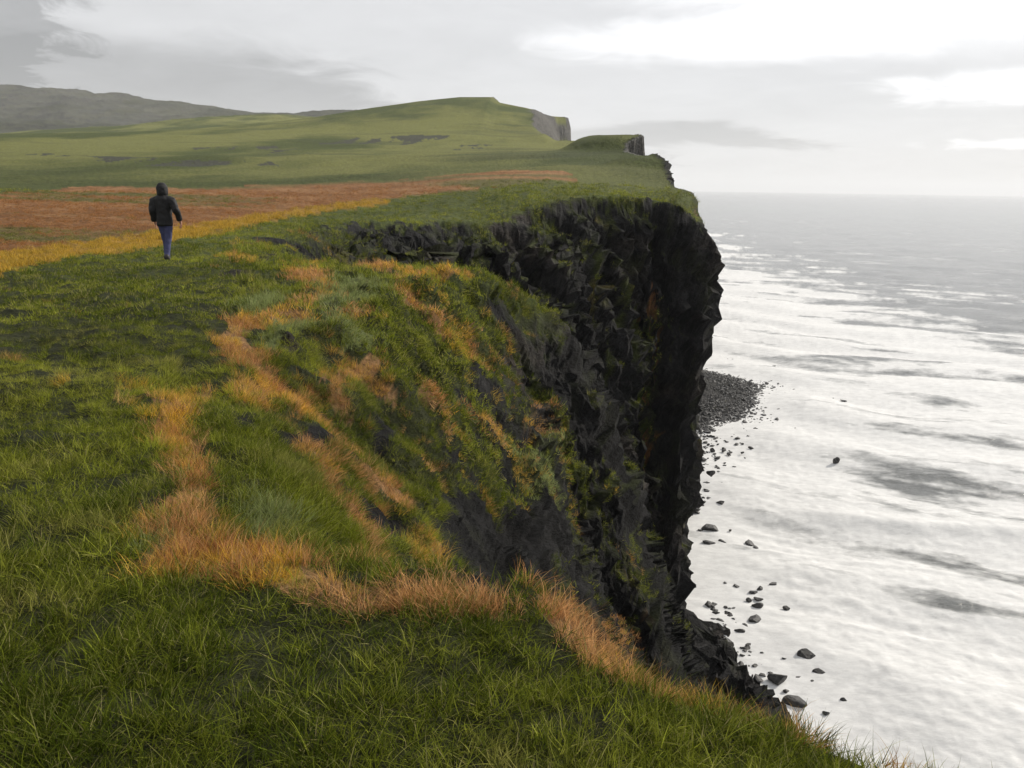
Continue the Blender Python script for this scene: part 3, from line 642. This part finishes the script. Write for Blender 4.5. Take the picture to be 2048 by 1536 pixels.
# random rocks thickly strewn near the foot: 130 more small ones
cnt = 0
WHERE = {'a': ('small black rock in the jumble at the cliff foot closest to the near turf edge', 'rocks at the cliff foot by the turf edge'),
         'b': ('small black rock strewn at the waterline left of the upright row of boulders', 'rocks left of the upright row of boulders'),
         'c': ('small dark stone in the shallows just below the grey shingle spit', 'stones in the shallows below the spit'),
         'd': ('small dark stone hard against the overhanging cliff between spit and rock shelf', 'stones between the spit and the rock shelf')}
while cnt < 215:
    if random.random() < .62:
        t = random.random(); px = random.gauss(1440 + 25 * t, 18 + 22 * t); py = 1215 + 195 * t + random.gauss(0, 8); w = random.uniform(5, 15)
        if px > 1560 or px < 1405 + 30 * t: continue
        key = 'a' if py > 1300 else 'b'
    else:
        py = random.uniform(838, 1010); px = 1392 + abs(random.gauss(0, 1)) * (75 - (py - 838) * .3); w = random.uniform(4, 12)
        if px > 1530: continue
        key = 'c' if py < 920 else 'd'
    boulder(px, py, w, w * random.uniform(.4, .7), WHERE[key][0], WHERE[key][1], 'rock'); cnt += 1
# shingle of the spit: nobody could count it
vv, fc_, n = [], [], 0
base = [rock_verts(IV1, 900 + k) for k in range(5)]
for k in range(9000):
    yy = random.uniform(112, 198); sx = float(np.interp(yy, SP_y, SP_x)); xx = sx - abs(random.gauss(0, 1)) * 8 - 1.5 + random.uniform(0, 2.5) + (random.expovariate(1 / 3.0) if random.random() < .3 else 0)
    if xx < float(np.interp(yy, Xc_y, Xc_x)) + 4: continue
    s = random.choice([.12, .16, .2, .2, .28, .4]) * random.uniform(.7, 1.3); g = max(SEA - .05, min(-37.2, SEA + (sx - xx) * .09))
    b = base[k % 5] * s * np.array([1.2, 1, .7]); a = random.uniform(0, 6.28); ca, sa = math.cos(a), math.sin(a)
    b = np.stack([b[:, 0] * ca - b[:, 1] * sa, b[:, 0] * sa + b[:, 1] * ca, b[:, 2]], 1) + np.array([xx, yy, g])
    vv.append(b); fc_.append(IF1 + n); n += len(b)
sh = mesh_from('shingle', np.concatenate(vv), np.concatenate(fc_), None, mb2, smooth=False); sh['kind'] = 'stuff'
sh['label'] = 'grey shingle and pebbles on the spit beyond the dark cliff'; sh['category'] = 'shingle'

# ------------------------------------------------------------------ grass
def blades(nb, rad, hmin, hmax, wid, lean, segs=4, seed=1, droop=.5):
    r = np.random.default_rng(seed); vs_, fs_, cs_ = [], [], []; n0 = 0
    for _ in range(nb):
        a = r.uniform(0, 6.283); q = rad * math.sqrt(r.uniform()); bx, by = q * math.cos(a), q * math.sin(a)
        h = r.uniform(hmin, hmax) * (.6 + .4 * r.uniform()); d = a + r.normal() * 1.1; l = abs(r.normal()) * lean + .08
        w = wid * r.uniform(.6, 1.3); sa = r.uniform(0, 6.283); sx, sy = math.cos(sa) * w / 2, math.sin(sa) * w / 2
        br = r.uniform(0, 1); dr_ = r.uniform(.3, 1) * droop
        for k in range(segs + 1):
            t = k / segs; ho = h * (l * t + dr_ * t * t * .8); zt = h * (t - dr_ * .55 * t ** 2.6)
            cx, cy = bx + math.cos(d) * ho, by + math.sin(d) * ho; wk = (1 - t) ** .7 if k < segs else 0
            if k < segs:
                vs_ += [(cx - sx * wk, cy - sy * wk, zt), (cx + sx * wk, cy + sy * wk, zt)]; cs_ += [(br, t, 0)] * 2
            else: vs_ += [(cx, cy, zt)]; cs_ += [(br, t, 0)]
        for k in range(segs - 1):
            b = n0 + 2 * k; fs_ += [(b, b + 1, b + 3), (b, b + 3, b + 2)]
        b = n0 + 2 * (segs - 1); fs_.append((b, b + 1, b + 2)); n0 += 2 * segs + 1
    return np.array(vs_), np.array(fs_), np.array(cs_)
mg, nd, lk, bs = mat('grass_blade')
ai = nd.new('ShaderNodeAttribute'); ai.attribute_type = 'INSTANCER'; ai.attribute_name = 'gcol'
av = nd.new('ShaderNodeAttribute'); av.attribute_name = 'col'
sp = nd.new('ShaderNodeSeparateColor'); lk.new(av.outputs['Color'], sp.inputs[0])
# blade to blade: most of the tuft's colour, some bleached or straw coloured
f1_ = ramp(nd, lk, sp.outputs[0], 0, 1, .35, 1.8)
sc1 = nd.new('ShaderNodeVectorMath'); sc1.operation = 'SCALE'; lk.new(ai.outputs['Color'], sc1.inputs[0]); lk.new(f1_, sc1.inputs['Scale'])
dry = nd.new('ShaderNodeMix'); dry.data_type = 'RGBA'; lk.new(ramp(nd, lk, sp.outputs[0], .86, .97, 0, .75), dry.inputs[0]); lk.new(sc1.outputs[0], dry.inputs[6]); dry.inputs[7].default_value = (.36, .30, .15, 1)
lk.new(dry.outputs[2], bs.inputs['Base Color']); bs.inputs['Roughness'].default_value = .7; bs.inputs['Specular IOR Level'].default_value = .08
tr = nd.new('ShaderNodeBsdfTranslucent'); lk.new(dry.outputs[2], tr.inputs[0])
mxg = nd.new('ShaderNodeMixShader'); mxg.inputs[0].default_value = .35; lk.new(bs.outputs[0], mxg.inputs[1]); lk.new(tr.outputs[0], mxg.inputs[2]); lk.new(mxg.outputs[0], nd['Material Output'].inputs['Surface'])
lib = bpy.data.collections.new('tuft_library')
SPEC = []
for k in range(4): SPEC.append(blades(60, .095, .04, .115, .0042, .6, 4, 10 + k, .7))       # 0-3 green turf
for k in range(4): SPEC.append(blades(56, .075, .09, .18, .0034, .26, 4, 20 + k, .6))      # 4-7 long fescue
for k in range(3): SPEC.append(blades(34, .17, .06, .12, .011, .5, 3, 30 + k, .6))         # 8-10 turf, farther off
for k in range(3): SPEC.append(blades(34, .15, .10, .20, .010, .28, 3, 40 + k, .6))        # 11-13 long, farther off
for k in range(2): SPEC.append(blades(9, .05, .12, .22, .0045, .8, 5, 50 + k, 1.1))        # 14-15 loose long blades over the turf
src = []
for k, (v, f, c) in enumerate(SPEC):
    o = mesh_from('tuft', v, f, c, mg); COL.objects.unlink(o); o.name = 'tuft_%02d' % k; lib.objects.link(o)
# sample points on the ground mesh
tri_v = V[quads]; e1 = tri_v[:, 2] - tri_v[:, 0]; e2 = tri_v[:, 3] - tri_v[:, 1]
area = .5 * np.linalg.norm(np.cross(e1, e2), axis=1)
rko = rockm.reshape(-1)[quads].mean(1)
qaz = np.degrees(np.abs(np.arctan2(qc[:, 0], qc[:, 1])))
dens = np.interp(qr, [0, 3, 6, 10, 18, 30, 50, 90], [420, 420, 240, 100, 40, 15, 5.5, 0])
dens *= np.clip(1.05 + 1.9 * fbm(qc[:, 0] * 3.2, qc[:, 1] * 3.2, qc[:, 2] * 3.2, 3, 621), .30, 1.7)
dens *= (1 - rko) ** 1.5 * (qr > .35) * (qaz < np.where(qr < 8, 125, 48)) * (qz > -36)
exp_n = dens * area; cnt_ = rng.poisson(exp_n); fi = np.repeat(np.arange(len(quads)), cnt_)
u, w_ = rng.uniform(size=(2, len(fi), 1)); T = tri_v[fi]
G = (T[:, 0] * (1 - u) + T[:, 3] * u) * (1 - w_) + (T[:, 1] * (1 - u) + T[:, 2] * u) * w_
gn = N2.reshape(-1, 3)[quads[fi, 0]]
gX, gY, gZ_ = G.T; gR = np.hypot(gX, gY)
jit = rng.normal(size=(2, len(G))) * np.clip(gR * .009, .025, .3)
t_tan, t_pale, t_och, t_rust, t_ocf, t_dirt = zones(gX + jit[0], gY + jit[1], gZ_)
ok = ~t_dirt; 
gsl = np.degrees(np.arccos(np.clip(gn[:, 2], -1, 1)))
n_ = len(G)
w1 = fbm(gX * .6, gY * .6, gZ_ * .6, 3, 601) * .5 + .5; w2 = fbm(gX * 2.5, gY * 2.5, gZ_ * 2.5, 2, 603) * .5 + .5; rn = rng.uniform(size=n_)
gc = lerp(np.broadcast_to(C3(.062, .086, .007), (n_, 3)), C3(.30, .325, .035), np.clip(w1 * 1.5 - .35 + (rn - .5) * .8, 0, 1))
gc = lerp(gc, C3(.30, .26, .09), np.clip(w2 * 2.2 - 1.30 + (rn - .5) * .6, 0, 1) * .7)
long = (gsl > 24) & (gR < 70)
streak = fbm((gX * .45 + gY * .85) * 1.3, (gX * .85 - gY * .5) * .33, gZ_ * .2, 3, 611)
wild = long & (streak + (rn - .5) * .5 > .34) & (gR < 40)
tan_c = lerp(np.broadcast_to(C3(.56, .325, .14), (n_, 3)), C3(.38, .165, .055), np.clip(w2 * 1.5 - .3 + (rn - .5), 0, 1))
tan_c = lerp(tan_c, C3(.60, .38, .05), (w1 + rng.normal(size=n_) * .12 > .58) * .75)
gc = np.where(t_pale[:, None], lerp(np.broadcast_to(C3(.26, .30, .12), (n_, 3)), C3(.17, .20, .06), rn), gc)
gc = np.where(t_rust[:, None], lerp(np.broadcast_to(C3(.27, .105, .032), (n_, 3)), C3(.38, .19, .07), rn), gc)
gmix = np.clip(fbm(gX * .045, gY * .14, gX * 0, 4, 313) * 4 + .15 + (rn - .5) * .5, 0, 1)
gc = np.where((t_rust & (gmix > .4))[:, None], C3(.13, .14, .03) * (.6 + .8 * rn[:, None]), gc)
gc = np.where(t_ocf[:, None], lerp(np.broadcast_to(C3(.52, .32, .04), (n_, 3)), C3(.36, .25, .04), rn), gc)
gc = np.where(wild[:, None], lerp(gc, tan_c, np.full(n_, .75)), gc)
tmask = t_tan & (rng.uniform(size=n_) > .12)
gc = np.where(tmask[:, None], tan_c, gc)
gc = np.where((t_och & (rn > .25))[:, None], lerp(np.broadcast_to(C3(.70, .44, .04), (n_, 3)), C3(.56, .32, .05), rn), gc)
dryl = tmask | t_och | wild | t_ocf
tall = dryl | (long & (rng.uniform(size=n_) > .35)) | t_pale
farb = gR > 11
r_i = rng.integers(0, 1000, n_)
kind = np.where(farb, np.where(tall, 11 + r_i % 3, 8 + r_i % 3), np.where(tall, 4 + r_i % 4, r_i % 4))
loose = (~farb) & (~tall) & (rng.uniform(size=n_) < .16); kind = np.where(loose, 14 + r_i % 2, kind)
scl = rng.uniform(.55, 1.05, n_) * np.interp(gR, [0, 11, 11.01, 25, 50, 90], [1, 1.1, 1.0, 1.35, 2.0, 3.0])
scl *= np.where((gR > 5) & (~tall) & (gX < -3), .75, 1.0)
scl *= np.where(t_rust & (gR > 20), .8, 1)
# blades stand between the slope's normal and straight up, and hang downhill
dn = gn.copy(); dn[:, 2] = 0
upv = np.array([0, 0, 1.0]) * .45 + gn * .55 + dn * .35 * (gsl > 20)[:, None] + rng.normal(size=(n_, 3)) * np.where(tall, .16, .30)[:, None]
upv += np.array([-.10, -.05, 0])           # wind off the sea
upv /= np.linalg.norm(upv, axis=1, keepdims=True)
tilt = np.arccos(np.clip(upv[:, 2], -1, 1)); phi = np.arctan2(upv[:, 1], upv[:, 0])
# Euler XYZ: turn about Z, tip about Y, then swing to the azimuth (built as matrix -> euler)
sp_ = rng.uniform(0, 6.283, n_)
def Rz(a): c, s = np.cos(a), np.sin(a); o = np.zeros((n_, 3, 3)); o[:, 0, 0] = c; o[:, 0, 1] = -s; o[:, 1, 0] = s; o[:, 1, 1] = c; o[:, 2, 2] = 1; return o
def Ry(a): c, s = np.cos(a), np.sin(a); o = np.zeros((n_, 3, 3)); o[:, 0, 0] = c; o[:, 0, 2] = s; o[:, 2, 0] = -s; o[:, 2, 2] = c; o[:, 1, 1] = 1; return o
RM = Rz(phi) @ Ry(tilt) @ Rz(sp_)
ey = np.arcsin(np.clip(-RM[:, 2, 0], -1, 1)); ex = np.arctan2(RM[:, 2, 1], RM[:, 2, 2]); ez = np.arctan2(RM[:, 1, 0], RM[:, 0, 0])
def scatter(name, sel, label, cat):
    me = bpy.data.meshes.new(name); k = int(sel.sum()); me.vertices.add(k); me.vertices.foreach_set('co', (G[sel] - gn[sel] * .012).astype(np.float32).ravel())
    a = me.attributes.new('rot', 'FLOAT_VECTOR', 'POINT'); a.data.foreach_set('vector', np.stack([ex, ey, ez], 1)[sel].astype(np.float32).ravel())
    a = me.attributes.new('scl', 'FLOAT', 'POINT'); a.data.foreach_set('value', scl[sel].astype(np.float32))
    a = me.attributes.new('kidx', 'INT', 'POINT'); a.data.foreach_set('value', kind[sel].astype(np.int32))
    a = me.attributes.new('gcol', 'FLOAT_COLOR', 'POINT'); c4 = np.ones((k, 4), np.float32); c4[:, :3] = gc[sel]; a.data.foreach_set('color', c4.ravel())
    o = bpy.data.objects.new(name, me); COL.objects.link(o); me.materials.append(mg)
    ng = bpy.data.node_groups.new('scatter', 'GeometryNodeTree')
    ng.interface.new_socket('Geometry', in_out='INPUT', socket_type='NodeSocketGeometry'); ng.interface.new_socket('Geometry', in_out='OUTPUT', socket_type='NodeSocketGeometry')
    gi = ng.nodes.new('NodeGroupInput'); go = ng.nodes.new('NodeGroupOutput'); iop = ng.nodes.new('GeometryNodeInstanceOnPoints')
    ci = ng.nodes.new('GeometryNodeCollectionInfo'); ci.inputs['Collection'].default_value = lib; ci.inputs['Separate Children'].default_value = True; ci.inputs['Reset Children'].default_value = True
    def na_(nm, ty): n = ng.nodes.new('GeometryNodeInputNamedAttribute'); n.data_type = ty; n.inputs[0].default_value = nm; return n.outputs[0]
    ng.links.new(gi.outputs[0], iop.inputs['Points']); ng.links.new(ci.outputs[0], iop.inputs['Instance']); iop.inputs['Pick Instance'].default_value = True
    ng.links.new(na_('kidx', 'INT'), iop.inputs['Instance Index'])
    er = ng.nodes.new('FunctionNodeEulerToRotation'); ng.links.new(na_('rot', 'FLOAT_VECTOR'), er.inputs[0]); ng.links.new(er.outputs[0], iop.inputs['Rotation'])
    ng.links.new(na_('scl', 'FLOAT'), iop.inputs['Scale']); ng.links.new(iop.outputs[0], go.inputs[0])
    md = o.modifiers.new('scatter', 'NODES'); md.node_group = ng
    o['kind'] = 'stuff'; o['label'] = label; o['category'] = cat
    print(name, k)
isdry = (dryl | t_rust)
scatter('grass', ok & ~isdry, 'short green coastal turf covering the clifftop and the steep bowl', 'grass')
scatter('dry_grass', ok & isdry, 'dry tan and rust coloured long grass along the broken turf edges', 'grass')

# ------------------------------------------------------------------ the walker
def simple(name, c, rough=.8, nz=12, amt=.35):
    m, nd, lk, bs = mat(name); n = tnoise(nd, lk, nz, 4)
    x_ = nd.new('ShaderNodeMix'); x_.data_type = 'RGBA'; lk.new(n, x_.inputs[0]); x_.inputs[6].default_value = tuple(v * (1 - amt) for v in c) + (1,); x_.inputs[7].default_value = tuple(min(1, v * (1 + amt)) for v in c) + (1,)
    lk.new(x_.outputs[2], bs.inputs['Base Color']); bs.inputs['Roughness'].default_value = rough; return m
m_skin = simple('skin', (.42, .22, .15)); m_jacket = simple('dark_jacket_cloth', (.005, .005, .006), .75); m_jean = simple('blue_denim', (.045, .05, .12), .85, 40)
m_boot = simple('dark_leather', (.03, .026, .024), .6); m_hair = simple('dark_brown_hair', (.03, .02, .014), .6, 60); m_scarf = simple('knit_hat', (.02, .022, .024), .9, 80)
def skin_obj(name, verts, edges, radii, m, parent, sub=2, root=0):
    me = bpy.data.meshes.new(name); me.from_pydata(verts, edges, []); me.materials.append(m)
    o = bpy.data.objects.new(name, me); COL.objects.link(o); o.parent = parent
    me_s = o.modifiers.new('skin', 'SKIN'); me_s.use_smooth_shade = True
    for i, r in enumerate(radii):
        sv = me.skin_vertices[0].data[i]; sv.radius = (r, r) if not isinstance(r, tuple) else r; sv.use_root = (i == root)
    s = o.modifiers.new('sub', 'SUBSURF'); s.levels = s.render_levels = sub
    return o
gxy = at_y(336, 520, 19.3); px_, py_ = float(gxy[0]), 19.3
gz_ = float(land(np.array([[px_]]), np.array([[py_]]))[0, 0])
person = bpy.data.objects.new('person', None); COL.objects.link(person); person.location = (px_, py_, gz_ + .03); person.scale = (1.03, 1.03, 1.03)
person['label'] = 'person in a hooded black jacket and blue jeans walking away along the clifftop'; person['category'] = 'person'
# facing +Y (away); x to the right. stride: right foot behind, left foot leading, close together
bv = [(0,0,.93),(0,.01,1.10),(0,.02,1.28),(0,.0,1.43),(0,.015,1.52),(0,.03,1.60),(0,.035,1.68),                                # 0-6 spine, neck, head
      (-.09,0,.90),(-.055,.09,.50),(-.045,.06,.10),(-.045,.20,.045),                                                             # 7-10 left leg
      (.09,0,.90),(.05,.0,.50),(.045,-.14,.12),(.045,-.06,.04),                                                             # 11-14 right leg
      (-.19,0,1.40),(-.235,-.05,1.14),(-.25,.06,.92),(-.25,.09,.84),                                                            # 15-18 left arm
      (.19,0,1.40),(.295,-.06,1.18),(.33,.06,.95),(.325,.10,.87)]                                                                # 19-22 right arm
be = [(0,1),(1,2),(2,3),(3,4),(4,5),(5,6),(0,7),(7,8),(8,9),(9,10),(0,11),(11,12),(12,13),(13,14),(3,15),(15,16),(16,17),(17,18),(3,19),(19,20),(20,21),(21,22)]
br_ = [(.08,.07),(.07,.06),(.07,.06),(.06,.05),.05,.075,.065,.085,.058,.04,.03,.085,.058,.04,.03,.06,.045,.032,.03,.06,.045,.032,.03]
for s, i, hx in ((-1, 18, -.25), (1, 22, .325)):
    hy, hz = bv[i][1], bv[i][2]
    for k, (dx, dy, l) in enumerate(((-.012,.028,.075),(-.006,.010,.085),(0,-.008,.08),(.004,-.026,.065))):
        a = len(bv); bv += [(hx - s*dx, hy + dy, hz - .045), (hx - s*(dx + .012), hy + dy + .006, hz - .045 - l*.55), (hx - s*(dx + .03), hy + dy + .01, hz - .045 - l)]
        be += [(i, a), (a, a+1), (a+1, a+2)]; br_ += [.010, .009, .008]
    a = len(bv); bv += [(hx - s*.022, hy + .04, hz - .02), (hx - s*.03, hy + .055, hz - .055)]; be += [(i, a), (a, a+1)]; br_ += [.012, .009]
skin_obj('body', bv, be, br_, m_skin, person)
# clothes: rings swept along the limb, welded to one skin by a voxel remesh
def rings(vs_, fs_, path, rx, ry, n=18):
    base = len(vs_); P = [Vector(p) for p in path]
    for i, p in enumerate(P):
        t = (P[min(i + 1, len(P) - 1)] - P[max(i - 1, 0)]).normalized()
        u = Vector((1, 0, 0)) - t * t.x
        u = u.normalized() if u.length > .2 else Vector((0, 0, 1)); w = t.cross(u)
        for k in range(n):
            a = 2 * math.pi * k / n; c_, s_2 = math.cos(a), math.sin(a)
            vs_.append(tuple(p + u * c_ * rx[i] + w * s_2 * ry[i]))
    for i in range(len(P) - 1):
        for k in range(n):
            a, b = base + i * n + k, base + i * n + (k + 1) % n; fs_.append((a, b, b + n, a + n))
    fs_.append(tuple(base + k for k in range(n))[::-1]); e = base + (len(P) - 1) * n; fs_.append(tuple(e + k for k in range(n)))
def cloth(name, sets, m, parent, vox=.014):
    vs_, fs_ = [], []
    for path, rx, ry in sets: rings(vs_, fs_, path, rx, ry)
    me = bpy.data.meshes.new(name); me.from_pydata(vs_, [], fs_); me.materials.append(m)
    o = bpy.data.objects.new(name, me); COL.objects.link(o); o.parent = parent
    r = o.modifiers.new('weld', 'REMESH'); r.mode = 'VOXEL'; r.voxel_size = vox; r.use_smooth_shade = True
    q = o.modifiers.new('soften', 'SMOOTH'); q.iterations = 5; q.factor = .6
    tx = bpy.data.textures.new(name + '_folds', 'CLOUDS'); tx.noise_scale = .09
    d = o.modifiers.new('folds', 'DISPLACE'); d.texture = tx; d.strength = .03; d.mid_level = .5
    return o
jk = cloth('jacket', [([(0,0,.80),(0,0,.84),(0,0,.96),(0,.01,1.12),(0,.01,1.28),(0,.0,1.40),(0,.0,1.47),(0,.01,1.51)], [.175,.185,.175,.175,.195,.205,.14,.08], [.13,.145,.15,.15,.155,.14,.11,.07]),
  ([(-.12,0,1.40),(-.21,-.01,1.36),(-.24,-.05,1.15),(-.25,.03,.96),(-.25,.05,.90)], [.09,.095,.08,.068,.062], [.09,.09,.08,.07,.062]),
  ([(.12,0,1.40),(.21,-.01,1.37),(.30,-.07,1.18),(.325,.03,1.0),(.33,.06,.93)], [.09,.095,.08,.07,.062], [.09,.09,.08,.07,.062])], m_jacket, person)
cloth('hood', [([(0,.0,1.44),(0,.0,1.50),(0,.005,1.58),(0,.015,1.67),(0,.025,1.735),(0,.03,1.765)], [.10,.12,.125,.12,.09,.04], [.09,.12,.135,.13,.10,.05])], m_jacket, jk)
cloth('jeans', [([(0,0,.98),(0,0,.90),(0,0,.83)], [.16,.165,.15], [.12,.13,.12]), ([(-.075,.0,.88),(-.07,.05,.68),(-.055,.09,.50),(-.045,.085,.30),(-.045,.06,.10)], [.095,.088,.07,.06,.062], [.10,.09,.075,.065,.068]),
  ([(.075,.0,.88),(.065,.01,.68),(.05,.0,.50),(.045,-.06,.30),(.045,-.13,.12)], [.095,.088,.07,.06,.062], [.10,.09,.075,.065,.068])], m_jean, person)
for bxv in (((-.045,.04,.17),(-.045,.045,.06),(-.045,.13,.045),(-.045,.22,.04)), ((.045,-.16,.19),(.045,-.165,.07),(.045,-.09,.045),(.045,0,.035))):
    skin_obj('boot', list(bxv), [(0,1),(1,2),(2,3)], [.072,.068,.055,.042], m_boot, person)

# ------------------------------------------------------------------ haze
HZ_D = 0.000085
hv = np.array([(sx * 28000, sy * 28000, z_) for z_ in (SEA - 3.2, 330) for sx, sy in ((-1, -1), (1, -1), (1, 1), (-1, 1))], float)
hf = np.array([(0, 3, 2, 1), (4, 5, 6, 7), (0, 1, 5, 4), (1, 2, 6, 5), (2, 3, 7, 6), (3, 0, 4, 7)])
mh = bpy.data.materials.new('sea_haze'); mh.use_nodes = True; nd = mh.node_tree.nodes; nd.clear()
oo = nd.new('ShaderNodeOutputMaterial'); pv = nd.new('ShaderNodeVolumePrincipled'); pv.inputs['Color'].default_value = (.93, .95, .98, 1); pv.inputs['Density'].default_value = HZ_D; pv.inputs['Anisotropy'].default_value = .2
mh.node_tree.links.new(pv.outputs[0], oo.inputs['Volume'])
hz = mesh_from('haze', hv, hf, None, mh, smooth=False); hz['kind'] = 'stuff'; hz['label'] = 'pale sea haze between the viewer and the far hills'; hz['category'] = 'haze'
